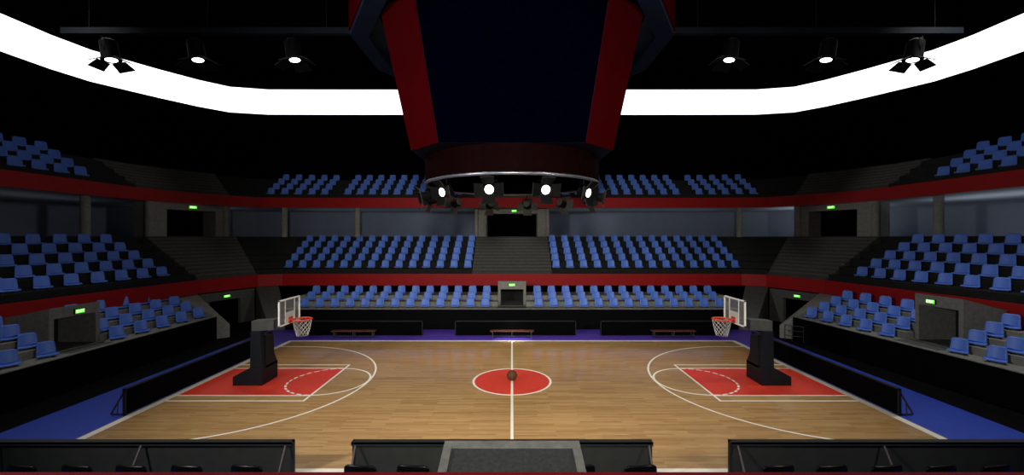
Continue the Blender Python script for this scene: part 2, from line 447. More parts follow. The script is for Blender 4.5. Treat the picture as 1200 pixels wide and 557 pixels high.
struct('staircase', b, STM, 'wide grey concrete stairs up to the far centre portal', 'stairs')
for s in (-1, 1):
    p = [(-22.1, 29.72), (-20.5, 33.88)]; dd = [d2[2], d2[3]]
    if s > 0: p = mirror(p); dd = [(-x, z) for x, z in reversed(dd)]
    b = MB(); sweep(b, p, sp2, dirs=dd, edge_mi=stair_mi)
    struct('staircase', b, STM, f'grey concrete stairs in the {SIDE[s]} far corner of the middle tier', 'stairs')

# ------------------------------------------------------------------ upper tier
M3F, M3R, M3D, M3S = 10.57, 0.545, 0.85, 0.22
prof3 = tier_profile(4, M3F, M3R, M3D, M3S, B3B + 0.15, 3.9, 12.55)
prof3[0] = (0.15, 10.15); prof3[1] = (M3S, 10.15)
d3 = offs_dirs(P3)
cs = [(-27.1, 30.5), (-26.9, 31.9), (-25.3, 35.0), (-24.35, 36.295)]
secs3 = [[(-27.2, 6.0), (-27.1, 30.5)], [(-24.35, 36.295), (-23.1, 38.0), (-19.0, 38.5), (-3.35, 38.5)]]
secs3 = secs3 + [mirror(secs3[1]), mirror(secs3[0])]
for sec, nm in zip(secs3, ['left upper stand', 'far upper stand, left half', 'far upper stand, right half', 'right upper stand']):
    b = MB(); sweep(b, sec, prof3, dirs=sec_dirs(sec, P3, d3))
    struct('upper_stand_terrace', b, M['tier'], f'black stepped terrace of the {nm}', 'terrace')
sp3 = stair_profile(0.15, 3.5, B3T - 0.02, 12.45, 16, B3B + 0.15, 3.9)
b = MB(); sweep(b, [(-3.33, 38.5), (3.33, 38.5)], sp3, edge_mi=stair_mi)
struct('staircase', b, STM, 'grey concrete stairs in the middle of the far upper tier', 'stairs')
for s in (-1, 1):
    p = cs; dd = sec_dirs(cs, P3, d3)
    if s > 0: p = mirror(p); dd = [(-x, z) for x, z in reversed(dd)]
    b = MB(); sweep(b, p, sp3, dirs=dd, edge_mi=stair_mi)
    struct('staircase', b, STM, f'grey concrete stairs in the {SIDE[s]} far corner of the upper tier', 'stairs')

# concourse behind the middle tier
b = MB(); sweep(b, P3, [(0.14, B3B + 0.02), (9.2, B3B + 0.02), (9.2, B3B + 0.12), (0.14, B3B + 0.12)])
struct('concourse_soffit', b, M['soffit'], 'pale blue-grey soffit above the concourse', 'soffit')
WL = [(-37.0, 6.0), (-37.0, 30.2), (-35.5, 34.7), (-33.5, 38.7), (-27.0, 44.4), (-20.0, 45.1)]
b = MB(); sweep(b, WL + mirror(WL), [(0, B3B + 0.1), (0.2, B3B + 0.1), (0.2, 5.0), (0, 5.0)])
struct('concourse_wall', b, M['wallblue'], 'blue-grey wall at the back of the concourse', 'wall')
b = MB(); sweep(b, P2, [(5.3, CONC - 0.15), (5.3, CONC - 0.02), (11.5, CONC - 0.02), (11.5, CONC - 0.15)])
struct('concourse_floor', b, M['concrete_d'], 'concrete floor of the concourse', 'floor')

# outer shell and ceiling
RL = [(-37.75, -8.0), (-37.75, 31.0), (-37.65, 34.35), (-37.15, 37.1), (-34.75, 41.4), (-32.9, 44.2), (-31.0, 46.2), (-27.3, 47.05), (-20, 47.1)]
R = RL + mirror(RL)
b = MB(); sweep(b, R, [(0.05, 26.5), (0.35, 26.5), (0.35, -0.2), (0.05, -0.2)])
struct('wall_outer', b, M['void'], 'black outer wall of the arena', 'wall')
b = MB(); sweep(b, P3, [(3.6, 12.4), (3.6, 12.55), (9.0, 12.55), (9.0, 12.4)])
struct('upper_gallery_floor', b, M['void'], 'black gallery floor behind the upper tier', 'floor')
b = MB(); b.bbox((-39, -28, 26.5), (39, 29, 26.8))
struct('ceiling', b, M['void'], 'black arena ceiling lost in darkness', 'ceiling')
b = MB(); b.bbox((-38, -28, -0.2), (38, -27.7, 26.5))
struct('wall_front', b, M['void'], 'black wall behind the viewer', 'wall')

# the LED ribbon: four runs butted together, one continuous lit band
b = MB(); sweep(b, R, [(0.0, 23.2), (0.05, 23.2), (0.05, 20.42), (0.0, 20.42)])
tag(b.build('ribbon_light', M['led']), 'broad glowing white light band wrapping the black upper wall', 'ribbon light')

# ------------------------------------------------------------------ portals, pillars
def exit_sign(loc, rz, label, w=0.62, h=0.25):
    t = thing('exit_sign', label, 'exit sign', loc, rz, 'green exit signs')
    MB().box((0, 0.03, 0), (w + 0.05, 0.07, h + 0.05)).build('sign_housing', M['can'], t)
    MB().box((0, -0.012, 0), (w, 0.02, h)).build('lit_panel', M['signgreen'], t)
    cu = bpy.data.curves.new('sign_text', 'FONT'); cu.body = 'EXIT'; cu.size = h * 0.95; cu.align_x = 'CENTER'; cu.align_y = 'CENTER'; cu.extrude = 0.004
    o = bpy.data.objects.new('tmp', cu); C.objects.link(o)
    me = bpy.data.meshes.new_from_object(o.evaluated_get(bpy.context.evaluated_depsgraph_get()))
    bpy.data.objects.remove(o)
    me.materials.clear(); me.materials.append(M['signwhite'])
    l = bpy.data.objects.new('sign_lettering', me); C.objects.link(l); l.parent = t
    l.location = (0, -0.028, 0); l.rotation_euler = (PI / 2, 0, 0)
    return t

def local_frame(cx, cz, ang):     # ang: rotation about vertical; local -Y looks at the court
    return Matrix.Translation(Vector(W(cx, cz, 0))) @ Matrix.Rotation(ang, 4, 'Z')

def upper_portal(num, cx, cz, ang, w, h0, h1, ow, oh, depth, label, oshift=0.0):
    b = MB(); x0, x1 = -w / 2, w / 2; o0, o1 = oshift - ow / 2, oshift + ow / 2
    b.bbox((x0, 0, h0), (o0, depth, h1)).bbox((o1, 0, h0), (x1, depth, h1)).bbox((o0, 0, oh), (o1, depth, h1))
    o = b.build(f'door_{num}', M['concrete']); o.matrix_world = local_frame(cx, cz, ang); tag(o, label, 'portal', None, 'structure')
    MB().bbox((o0 - 0.1, depth - 0.02, h0), (o1 + 0.1, depth + 0.1, oh + 0.1)).build('dark_opening', M['void'], o)
    return o
upper_portal(1, 0, 40.1, 0, 6.7, CONC - 0.05, B3B + 0.02, 4.85, 8.92, 2.2, 'grey concrete portal at the head of the far centre stairs')
exit_sign(W(0.2, 40.05, 9.17), 0, 'small green exit sign over the far centre upper portal, partly behind lamps', 0.5, 0.2)
for s, n in ((-1, 2), (1, 3)):
    A = (s * 27.2, 31.4); B_ = (s * 25.2, 37.6)
    cx, cz = (A[0] + B_[0]) / 2, (A[1] + B_[1]) / 2
    ang = math.atan2(6.2, 2.0) if s < 0 else -math.atan2(6.2, 2.0)
    upper_portal(n, cx, cz, ang, 6.5, CONC - 0.05, B3B + 0.02, 3.85, 8.86, 1.5, f'grey concrete portal at the head of the {SIDE[s]} corner stairs')
    nx, nz = (s * -0.951, -0.307)
    exit_sign(W(cx + nx * 0.05 + s * -0.0, cz + nz * 0.05, 9.12), ang, f'green exit sign over the {SIDE[s]} corner upper portal', 0.62, 0.22)

def pillar(x, z, label, r=0.26):
    struct('pillar', MB().cone(W(x, z, CONC - 0.05), W(x, z, B3B + 0.03), r, r, 20), M['concrete'], label, 'pillar')
pillar(-27.95, 27.55, 'round concrete pillar on the left concourse'); pillar(27.95, 27.55, 'round concrete pillar on the right concourse')
pillar(-21.0, 38.85, 'round concrete pillar on the far concourse, left of two'); pillar(21.0, 38.85, 'round concrete pillar on the far concourse, right half')
pillar(-14.4, 39.2, 'round concrete pillar on the far concourse near the left upper seats')
for s in (-1, 1):
    pillar(s * 27.3, 31.6, f'round concrete pillar at the near edge of the {SIDE[s]} corner portal', 0.24)
    pillar(s * 25.3, 37.2, f'round concrete pillar at the far edge of the {SIDE[s]} corner portal', 0.24)
    pillar(s * 3.38, 39.95, f'round concrete pillar on the {SIDE[s]} of the far centre portal', 0.17)

# doorway boxes in the lower stands
def door_box(num, loc, ang, w, h, hb, depth, floor_h, label, jamb=0.2, head=0.62):
    b = MB(); x0, x1 = -w / 2, w / 2; z0 = floor_h
    b.hexa([(x0, 0, z0), (x0 + jamb, 0, z0), (x0 + jamb, depth, z0), (x0, depth, z0), (x0, 0, h), (x0 + jamb, 0, h), (x0 + jamb, depth, hb), (x0, depth, hb)])
    b.hexa([(x1 - jamb, 0, z0), (x1, 0, z0), (x1, depth, z0), (x1 - jamb, depth, z0), (x1 - jamb, 0, h), (x1, 0, h), (x1, depth, hb), (x1 - jamb, depth, hb)])
    b.hexa([(x0 + jamb, 0, h - head), (x1 - jamb, 0, h - head), (x1 - jamb, depth, h - head - 0.05), (x0 + jamb, depth, h - head - 0.05),
            (x0 + jamb, 0, h), (x1 - jamb, 0, h), (x1 - jamb, depth, hb), (x0 + jamb, depth, hb)])
    o = b.build(f'door_{num}', M['concrete']); o.location = loc; o.rotation_euler = (0, 0, ang); tag(o, label, 'doorway', None, 'structure')
    MB().bbox((x0 + jamb, depth * 0.93, z0), (x1 - jamb, depth * 0.97, h - head)).build('dark_opening', M['tier'], o)
    MB().bbox((x0 - 0.05, -0.25, z0 - 0.1), (x1 + 0.05, depth * 0.95, z0 + 0.03)).build('threshold', M['concrete_d'], o)
    return o
door_box(4, W(0, 32.2), 0, 2.15, 3.3, 3.0, 2.3, LF, 'concrete doorway box in the middle of the far lower stand')
exit_sign(W(0, 32.14, 3.02), 0, 'green exit sign over the far lower doorway on the halfway line', 0.5, 0.2)
door_box(5, W(-20.6, 19.87), PI / 2, 2.3, 3.46, 3.05, 2.0, LF, 'concrete doorway box in the left lower stand', 0.2, 0.5)
exit_sign(W(-20.54, 20.0, 3.15), PI / 2, 'bright green exit sign over the left stand doorway', 0.42, 0.19)
door_box(6, W(20.6, 20.35), -PI / 2, 2.3, 3.82, 3.3, 2.0, LF, 'concrete doorway box in the right lower stand', 0.2, 0.55)
exit_sign(W(20.54, 20.65, 3.5), -PI / 2, 'bright green exit sign over the right stand doorway', 0.42, 0.19)

# corner entrances below the middle tier
for s, n in ((-1, 7), (1, 8)):
    p = [(s * 22.0, 29.75), (s * 20.55, 33.75)]
    dx, dz = p[1][0] - p[0][0], p[1][1] - p[0][1]; L = math.hypot(dx, dz)
    cx, cz = (p[0][0] + p[1][0]) / 2 + s * 0.25, (p[0][1] + p[1][1]) / 2 + 0.1
    ang = math.atan2(dz, dx) if s < 0 else math.atan2(dz, dx) - PI
    b = MB(); b.bbox((-L / 2 - 0.1, 0, 0), (-1.35, 0.3, B2B)).bbox((1.05, 0, 0), (L / 2 + 0.1, 0.3, B2B)).bbox((-1.35, 0, 1.95), (1.05, 0.3, B2B))
    if s > 0: b.v = [(-x, y, z) for x, y, z in b.v]; b.f = [list(reversed(f)) for f in b.f]
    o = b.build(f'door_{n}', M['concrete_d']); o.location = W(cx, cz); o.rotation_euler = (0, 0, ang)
    tag(o, f'dark corner entrance under the red band on the {SIDE[s]}', 'entrance', None, 'structure')
    MB().bbox((-1.45, 0.5, 0), (1.45, 0.6, 2.1)).build('dark_opening', M['void'], o)
    ca, sa = math.cos(ang), math.sin(ang); k = -0.1 if s < 0 else 0.1
    exit_sign(W(cx + ca * k + sa * 0.06, cz + sa * k - ca * 0.06, 2.22), ang, f'green exit sign over the {SIDE[s]} corner entrance', 0.5, 0.17)

# ------------------------------------------------------------------ arena seats
def seat_meshes():
    def back(u, v):
        x = u - 0.5; w = 0.61 - 0.06 * v
        if v > 0.84: w *= math.sqrt(max(0.0, 1 - ((v - 0.84) / 0.16) ** 2)) * 0.12 + 0.88
        drop = 0.03 * max(0, (abs(x) * 2 - 0.75) / 0.25) ** 2 * v
        return (x * w, 0.12 + 0.10 * v - 0.05 * (2 * x) ** 2, 0.14 + 0.55 * v - drop)
    def pan(u, v):
        x = u - 0.5; w = 0.61 + 0.10 * math.sin(PI * 0.5 * v)
        lip = max(0.0, (v - 0.62) / 0.38)
        return (x * w, 0.12 - 0.27 * v + 0.03 * lip ** 3, 0.155 - 0.02 * math.sin(PI * u) * (1 - v) - 0.075 * lip ** 1.6 + 0.015 * (2 * x) ** 2)
    a = MB().sheet(back, 8, 8, 0.028); p = MB().sheet(lambda u, v: pan(1 - u, v), 8, 8, 0.028)
    l = MB().bbox((-0.25, -0.05, 0.0), (-0.17, 0.12, 0.115)).bbox((0.17, -0.05, 0.0), (0.25, 0.12, 0.115)).bbox((-0.25, 0.04, 0.03), (0.25, 0.10, 0.115))
    return a, p, l
SA, SP, SLG = seat_meshes()
seats = []      # (location, rotation, label, group)
def seat(x, z, h, rz, label, group): seats.append((W(x, z, h), rz, label, group))
ROWN = ['front', 'second', 'third', 'fourth', 'fifth']
def xf(z): return -22.8 + (0.05 / 14 * (z - 6) if z < 20 else 0.05 + 0.65 * (z - 20) / 9.7)
for s in (-1, 1):
    sd = SIDE[s]
    for r in range(3):              # far lower stand
        z = 31.15 + 0.85 * r + (0.12 if r else 0)
        for k in range(13):
            x = s * (1.98 + 1.118 * k)
            seat(x, z, LF + LR * r, 0, f'blue seat in {("front", "middle", "back")[r]} row of far lower stand, {ORD[k]} {sd} of doorway', 'blue seats of the far lower stand')
    for r in range(5):              # far middle tier
        z = 34.8 + M2S + 0.5 + M2D * r
        for k in range(14):
            x = s * (3.75 + 1.168 * k)
            seat(x, z, M2F + M2R * r, 0, f'blue seat in {ROWN[r]} row of far middle tier, {ORD[k]} {sd} of stairs', 'blue seats of the far middle tier')
    for r in range(5):              # side middle tier
        d = M2S + 0.5 + M2D * r
        for k in range(8):
            z = 27.75 - (1.34 if s < 0 else 1.25) * k
            x = xf(z) - d
            if z < 16 or -x * F / z > 640: continue
            seat(s * -x, z, M2F + M2R * r, s * -math.radians(64), f'blue seat in {ROWN[r]} row of {sd} middle tier, {ORD[k]} from corner stairs', f'blue seats of the {sd} middle tier')
    for r in range(4):              # side lower stand
        d = 0.65 + 0.75 * r + (0.05 if r else 0)
        far = [27.0 - (1.4 if s < 0 else 1.25) * k for k in range(5)]
        near = [18.15, 16.75] if s < 0 else [18.75, 17.4, 16.05]
        for i, z in enumerate(far):
            x = 19.4 + d if s < 0 else 18.45 + (27.5 - z) * 0.0897 + d
            if r == 3 and False: continue
            seat(s * x, z, LF + LR * r, s * -math.radians(64), f'blue seat in {ROWN[r]} row of {sd} lower stand, {ORD[4 - i]} beyond the doorway', f'blue seats of the {sd} lower stand')
        for i, z in enumerate(near):
            x = 19.4 + d if s < 0 else 18.45 + (27.5 - z) * 0.0897 + d
            if x * F / z > 625: continue
            seat(s * x, z, LF + LR * r, s * -math.radians(64), f'blue seat in {ROWN[r]} row of {sd} lower stand, {ORD[i]} before the doorway', f'blue seats of the {sd} lower stand')
    for r in range(4):              # side upper tier
        d = M3S + 0.45 + M3D * r
        for k in range(5):
            z = 27.15 - 1.2 * k; x = 27.12 + d
            if x * F / z > 622: continue
            seat(s * x, z, M3F + M3R * r, s * -math.radians(64), f'blue seat in {ROWN[r]} row of {sd} upper tier, {ORD[k]} from corner stairs', f'blue seats of the {sd} upper tier')
    for r in range(4):              # far upper tier
        z = 38.5 + M3S + 0.45 + M3D * r
        for k in range(11):
            seat(s * (3.85 + 1.145 * k), z, M3F + M3R * r, 0, f'blue seat in {ROWN[r]} row of far upper tier, {ORD[k]} {sd} of stairs', 'blue seats of the far upper tier')
        for k in range(5):
            xx = 17.45 + 1.2 * k; zo = (-0.5 * (xx - 19) / 4.1 if xx > 19 else 0)
            seat(s * xx, z + zo, M3F + M3R * r, s * -0.1, f'blue seat in {ROWN[r]} row of far upper tier, {sd} outer block, {ORD[k]} from aisle', 'blue seats of the far upper tier')
cam_p = Vector(W(0, 0, EYE))
# how large each shows: by depth
seats.sort(key=lambda q: q[0][1] + 0.002 * abs(q[0][0]))
N_IND = 300
proto = None
for i, (loc, rz, lab, grp) in enumerate(seats[:N_IND]):
    if proto is None:
        proto = thing('arena_seat', lab, 'seat', loc, rz, grp)
        SA.build('backrest', M['seat'], proto); SP.build('seat_pan', M['seat'], proto); SLG.build('support', M['seatleg'], proto)
    else:
        copy_tree(proto, loc, rz, lab, grp)
rest = MB()
for loc, rz, lab, grp in seats[N_IND:]:
    T = Matrix.Translation(Vector(loc)) @ Matrix.Rotation(rz, 4, 'Z')
    for mb, mi in ((SA, 0), (SP, 0), (SLG, 1)):
        rest.add([T @ Vector(p) for p in mb.v], mb.f, mi, mi == 0)
tag(rest.build('distant_seating', [M['seat'], M['seatleg']]), 'distant blue seats in the rear rows of the far middle and upper tiers', 'seats', None, 'stuff')
print('SEATS', len(seats))

# ------------------------------------------------------------------ scoreboard
sb = thing('scoreboard', 'huge dark hanging scoreboard with red corner strips above centre court', 'scoreboard', W(0, ZC, 9.06))
def sbp(x, y, h): return (x, y, h - 9.06)
HB, HT, KT = 10.15, 15.42, 1.257
a_, c_ = 3.95, 2.72
octo = [(-c_, -a_), (c_, -a_), (a_ + 0.07, -c_ + 0.15), (a_ + 0.07, c_ - 0.15), (c_, a_), (-c_, a_), (-a_ - 0.07, c_ - 0.15), (-a_ - 0.07, -c_ + 0.15)]
core = MB()
vb = [sbp(x, y, HB) for x, y in octo]; vt = [sbp(x * KT, y * KT, HT) for x, y in octo]
core.add(vb + vt, [tuple(reversed(range(8))), tuple(range(8, 16))] + [(i, (i + 1) % 8, 8 + (i + 1) % 8, 8 + i) for i in range(8)])
core.build('body', M['navy'], sb)
def face_plate(i, t, inset):
    j = (i + 1) % 8
    p = [Vector(vb[i]), Vector(vb[j]), Vector(vt[j]), Vector(vt[i])]
    n = (p[1] - p[0]).cross(p[3] - p[0]).normalized(); c = sum(p, Vector()) / 4
    q = [v + (c - v) * inset for v in p]
    return MB().add([v for v in q] + [v + n * t for v in q], [(3, 2, 1, 0), (4, 5, 6, 7), (0, 1, 5, 4), (1, 2, 6, 5), (2, 3, 7, 6), (3, 0, 4, 7)])
for i in (0, 2, 4, 6): face_plate(i, 0.04, 0.004).build('screen', M['screen'], sb)
for i in (1, 3, 5, 7): face_plate(i, 0.05, 0.0).build('corner_strip', M['sbred'], sb)
dr = MB(); n = 144; r0, r1 = 3.95, 3.78
pr = [(r0, HB + 0.05), (r0, 9.06), (r1, 9.06), (r1, HB + 0.05)]
vs = [sbp(r * math.cos(2 * PI * i / n), r * math.sin(2 * PI * i / n), h) for i in range(n) for r, h in pr]
dr.add(vs, [(i * 4 + k, i * 4 + (k + 1) % 4, ((i + 1) % n) * 4 + (k + 1) % 4, ((i + 1) % n) * 4 + k) for i in range(n) for k in range(3)], 0, False)
drum = dr.build('drum', M['drum'], sb)
MB().tube([sbp(3.90 * math.cos(2 * PI * i / 72), 3.90 * math.sin(2 * PI * i / 72), 9.045) for i in range(72)], 0.07, 8, closed=True).build('drum_rim', M['rimsteel'], drum)
# upper twelve-sided ring
def dodec(ap): return [(ap / math.cos(PI / 12) * math.cos(PI / 12 + PI / 6 * i), ap / math.cos(PI / 12) * math.sin(PI / 12 + PI / 6 * i)) for i in range(12)]
def band(a0, a1, z0, z1, name, m, parent):
    o_, i_ = dodec(a0), dodec(a1); b = MB(); vs = []
    for k in range(12):
        vs += [sbp(*o_[k], z0), sbp(*o_[k], z1), sbp(*i_[k], z1), sbp(*i_[k], z0)]
    b.add(vs, [(k * 4 + q, ((k + 1) % 12) * 4 + q, ((k + 1) % 12) * 4 + (q + 1) % 4, k * 4 + (q + 1) % 4) for k in range(12) for q in range(4)])
    return b.build(name, m, parent)
rg = band(6.80, 6.10, 15.15, 16.75, 'upper_ring', M['navy'], sb)
band(6.86, 6.80, 15.35, 16.6, 'ring_panel', M['sbred'], rg)
stt = MB()
for k in range(4):
    a = PI / 4 + PI / 2 * k
    stt.box(sbp(5.4 * math.cos(a), 5.4 * math.sin(a), 15.9), (3.2, 0.2, 0.25), Matrix.Rotation(a, 3, 'Z'))
stt.bbox(sbp(-4.2, -4.2, HT), sbp(4.2, 4.2, 16.1))
stt.build('ring_bracket', M['can'], sb)
for k in range(4):
    a = PI / 4 + PI / 2 * k
    MB().tube([sbp(3.5 * math.cos(a), 3.5 * math.sin(a), 16.0), sbp(3.5 * math.cos(a), 3.5 * math.sin(a), 26.48)], 0.05, 6).build('suspension_cable', M['steel'], sb)

# ------------------------------------------------------------------ stage lamps
def lamp_parts(root, can_r, can_l, lens_r, flap_w, flap_l, tilt, base_open, hang, side_extra=0.0):
    """lamp hanging from the root; its beam leaves along local -Y turned down by tilt"""
    R_ = Matrix.Rotation(tilt, 3, 'X')
    def T(p): return R_ @ Vector(p) + Vector((0, 0, -hang))
    y = MB()
    y.tube([(-can_r - 0.03, 0, -hang), (-can_r - 0.03, 0, -hang * 0.35), (can_r + 0.03, 0, -hang * 0.35), (can_r + 0.03, 0, -hang)], 0.022, 6)
    y.tube([(0, 0, 0), (0, 0, -hang * 0.35)], 0.03, 6)
    y.build('yoke', M['can'], root)
    c = MB(); c.cone(T((0, can_l * 0.45, 0)), T((0, -can_l * 0.55, 0)), can_r * 0.92, can_r, 24)
    c.cone(T((0, can_l * 0.45, 0)), T((0, can_l * 0.58, 0)), can_r * 0.92, can_r * 0.6, 24, 1)
    c.cone(T((0, -can_l * 0.50, 0)), T((0, -can_l * 0.56, 0)), can_r * 1.08, can_r * 1.08, 24)
    c.build('can', [M['can'], M['flap']], root)
    l = MB(); l.cone(T((0, -can_l * 0.56, 0)), T((0, -can_l * 0.575, 0)), lens_r, lens_r * 0.98, 28)
    l.build('lens', M['lens'], root)
    for k in range(4):
        a = PI / 2 * k; Q = Matrix.Rotation(a, 3, 'Y'); open_a = base_open + (side_extra if k % 2 else 0)
        e = Vector((0, -can_l * 0.55, can_r)); dirv = Vector((0, -math.cos(open_a), math.sin(open_a)))
        w0, w1 = flap_w * 0.5, flap_w * 0.62
        nn = Vector((0, math.sin(open_a), math.cos(open_a))) * 0.012
        q = [e + Vector((-w0, 0, 0)), e + Vector((w0, 0, 0)), e + dirv * flap_l + Vector((w1, 0, 0)), e + dirv * flap_l + Vector((-w1, 0, 0))]
        f = MB().add([T(Q @ (p - nn)) for p in q] + [T(Q @ (p + nn)) for p in q], [(3, 2, 1, 0), (4, 5, 6, 7), (0, 1, 5, 4), (1, 2, 6, 5), (2, 3, 7, 6), (3, 0, 4, 7)])
        f.mi[0] = 1
        f.build('barn_door', [M['flap'], M['can']], root)

RING = [(-71.8, 'first lit lens from the left'), (-41.8, 'second lit lens from the left'), (-11.8, 'third lit lens from the left'),
        (17.8, 'third lit lens from the right'), (47.8, 'second lit lens from the right'), (77.8, 'first lit lens from the right'),
        (107.8, 'turned away on the far side, last on the right'), (137.8, 'turned away on the far side, second from right'),
        (167.8, 'turned away on the far side, just right of centre'), (197.8, 'turned away on the far side, just left of centre'),
        (228.2, 'turned away on the far side, second from left'), (258.2, 'turned away on the far side, last on the left')]
for deg, lab in RING:
    t = math.radians(deg)
    x, y = 3.88 * math.sin(t), -3.88 * math.cos(t)
    o = thing('stage_spotlight', f'black barn-door spotlight under scoreboard drum, {lab}', 'spotlight', (x, y, 8.95), t, 'spotlights around the scoreboard drum')
    lamp_parts(o, 0.21, 0.42, 0.172, 0.42, 0.36, math.radians(14), math.radians(52), 0.48, math.radians(22))

for s in (-1, 1):
    tr = thing('lighting_bar', f'dark horizontal lighting bar carrying three lamps {"left" if s < 0 else "right"} of the scoreboard', 'lighting bar', W(s * 14.1, ZC, 16.2))
    MB().box((0, 0, 0), (13.4, 0.26, 0.28)).build('bar', M['truss'], tr)
    for k in (-5.5, 0, 5.5): MB().tube([(k, 0, 0.14), (k, 0, 10.28)], 0.014, 6).build('hanger_cable', M['truss'], tr)
    for px, which in ((128.5, 'outermost'), (230, 'middle'), (343.5, 'innermost')):
        x = s * (600 - px) * ZC / F
        o = thing('stage_spotlight', f'black barn-door lamp hanging below the {SIDE[s]} lighting bar, {which} of three', 'spotlight', W(x, ZC, 16.06), s * -PI / 2 * -1 if False else (PI / 2 if s < 0 else -PI / 2), 'lamps on the lighting bars')
        lamp_parts(o, 0.36, 0.84, 0.235, 0.62, 0.50, math.radians(80), math.radians(58), 0.72)

# ------------------------------------------------------------------ basketball hoops
def hoop(s):
    t = thing('basketball_hoop', f'black portable basketball hoop with glass backboard on the {SIDE[s]} red key', 'basketball hoop', W(s * 11.8, ZC))
    X0 = s * 11.8
    def P(x, z, h): return (s * x - X0, z - ZC, h)     # x given as distance from mid-court
    def solid(prof, z0, z1, name, m, par=t):           # profile in (x,h), between two depths
        n = len(prof); vs = [P(x, z0, h) for x, h in prof] + [P(x, z1, h) for x, h in prof]
        fs = [tuple(range(n)), tuple(reversed(range(n, 2 * n)))] + [(i, n + i, n + (i + 1) % n, (i + 1) % n) for i in range(n)]
        if s > 0: pass
        else: fs = [tuple(reversed(f)) for f in fs]
        return MB().add(vs, fs).build(name, m, par)
    solid([(12.5, 0.01), (12.5, 0.40), (11.75, 0.80), (11.2, 0.80), (11.2, 0.01)], 18.83, 20.1, 'base', M['hoopblack'])
    solid([(11.75, 0.78), (11.72, 2.42), (11.27, 2.42), (11.22, 0.78)], 18.86, 19.13, 'post', M['hoopblack'])
    # tapered side plate facing the court
    vs = [(11.2, 19.12, 0.7), (11.2, 20.1, 0.7), (11.2, 19.82, 1.25), (11.2, 19.76, 2.12), (11.2, 19.16, 2.2), (11.6, 19.12, 0.7), (11.6, 20.1, 0.7), (11.6, 19.82, 1.25), (11.6, 19.76, 2.12), (11.6, 19.16, 2.2)]
    fs = [(0, 1, 2, 3, 4), (9, 8, 7, 6, 5)] + [(i, 5 + i, 5 + (i + 1) % 5, (i + 1) % 5) for i in range(5)]
    if s < 0: fs = [tuple(reversed(f)) for f in fs]
    MB().add([P(*v) for v in vs], fs).build('side_plate', M['hoopblack'], t)
    solid([(11.78, 2.40), (11.78, 2.86), (10.78, 2.92), (10.78, 2.46)], 19.02, 19.5, 'arm', M['hoopgrey'])
    solid([(10.78, 2.46), (10.78, 2.84), (10.24, 2.98), (10.24, 2.74)], 19.10, 19.42, 'arm_mount', M['navydark'])
    zc, hw, h0, h1, x = 19.3, 0.91, 2.70, 3.87, 10.2
    bd = MB()
    for z0, z1, a, b_ in ((zc - hw, zc + hw, h1 - 0.06, h1), (zc - hw, zc + hw, h0, h0 + 0.06), (zc - hw, zc - hw + 0.06, h0, h1), (zc + hw - 0.06, zc + hw, h0, h1)):
        bd.bbox(P(x - 0.03, z0, a), P(x + 0.03, z1, b_))
    fr = bd.build('backboard_frame', M['white'], t)
    MB().bbox(P(x - 0.012, zc - hw + 0.05, h0 + 0.05), P(x + 0.012, zc + hw - 0.05, h1 - 0.05)).build('backboard_glass', M['glass'], fr)
    m_ = MB()
    for z in (zc - 0.40, zc + 0.40): m_.bbox(P(x - 0.022, z - 0.03, h0 + 0.05), P(x - 0.013, z + 0.03, h1 - 0.05))
    m_.build('backboard_stripe', M['white'], fr)
    MB().bbox(P(x - 0.020, zc - 0.37, h0 + 0.06), P(x - 0.013, zc + 0.37, h0 + 0.56)).build('backboard_target', M['target'], fr)
    MB().bbox(P(x + 0.032, zc - 0.7, h0 + 0.03), P(x + 0.10, zc + 0.7, h0 + 0.16)).build('back_rail', M['navydark'], fr)
    rc, rr, rh = 9.62, 0.40, 2.90
    MB().tube([P(rc + rr * math.cos(a), zc + rr * math.sin(a), rh) for a in [2 * PI * i / 36 for i in range(36)]], 0.035, 8, closed=True).build('rim', M['rim'], t)
    br = MB(); br.bbox(P(x - 0.03, zc - 0.14, rh - 0.17), P(x - 0.07, zc + 0.14, rh + 0.12)); br.bbox(P(x - 0.05, zc - 0.09, rh - 0.04), P(rc + rr - 0.02, zc + 0.09, rh + 0.03))
    br.build('rim_bracket', M['rim'], t)
    nt = MB(); K = 12; LV = 7
    def NP(k, j):
        f = j / LV; r = rr * (1 - 0.42 * f + 0.05 * math.sin(PI * f)); a = 2 * PI * (k + 0.5 * j) / K
        return P(rc + r * math.cos(a), zc + r * math.sin(a), rh - 0.02 - 0.74 * f)
    for k in range(K):
        nt.tube([NP(k, j) for j in range(LV + 1)], 0.0042, 4)
        nt.tube([NP(k - j, j) for j in range(LV + 1)], 0.0042, 4)
    nt.build('net', M['net'], t)
for s in (-1, 1): hoop(s)

# ------------------------------------------------------------------ ball
bl = MB(); R0 = 0.235; nu, nv = 32, 18
vs = [(R0 * math.sin(PI * j / nv) * math.cos(2 * PI * i / nu), R0 * math.sin(PI * j / nv) * math.sin(2 * PI * i / nu), R0 * math.cos(PI * j / nv)) for j in range(nv + 1) for i in range(nu)]
bl.add(vs, [(j * nu + i, (j + 1) * nu + i, (j + 1) * nu + (i + 1) % nu, j * nu + (i + 1) % nu) for j in range(nv) for i in range(nu)], 0, True)
ball = thing('basketball', 'dark brown basketball on the centre spot of the red circle', 'ball', (0.0, 0.02, R0 + 0.009), 0.4)
bl.build('ball_cover', M['ball'], ball)
sm = MB()
for ax in range(3):
    pts = []
    for i in range(48):
        a = 2 * PI * i / 48; c, s_ = R0 * math.cos(a), R0 * math.sin(a)
        pts.append([(c, s_, 0), (c, 0, s_), (0, c, s_)][ax])
    sm.tube(pts, 0.006, 6, closed=True)
for sg in (-1, 1):
    pts = []
    for i in range(40):
        a = 2 * PI * i / 40; v = Vector((sg * 0.55, 0.75 * math.cos(a), 0.75 * math.sin(a))).normalized() * R0; pts.append(v)
    sm.tube(pts, 0.006, 6, closed=True)
sm.build('seam', M['seam'], ball)

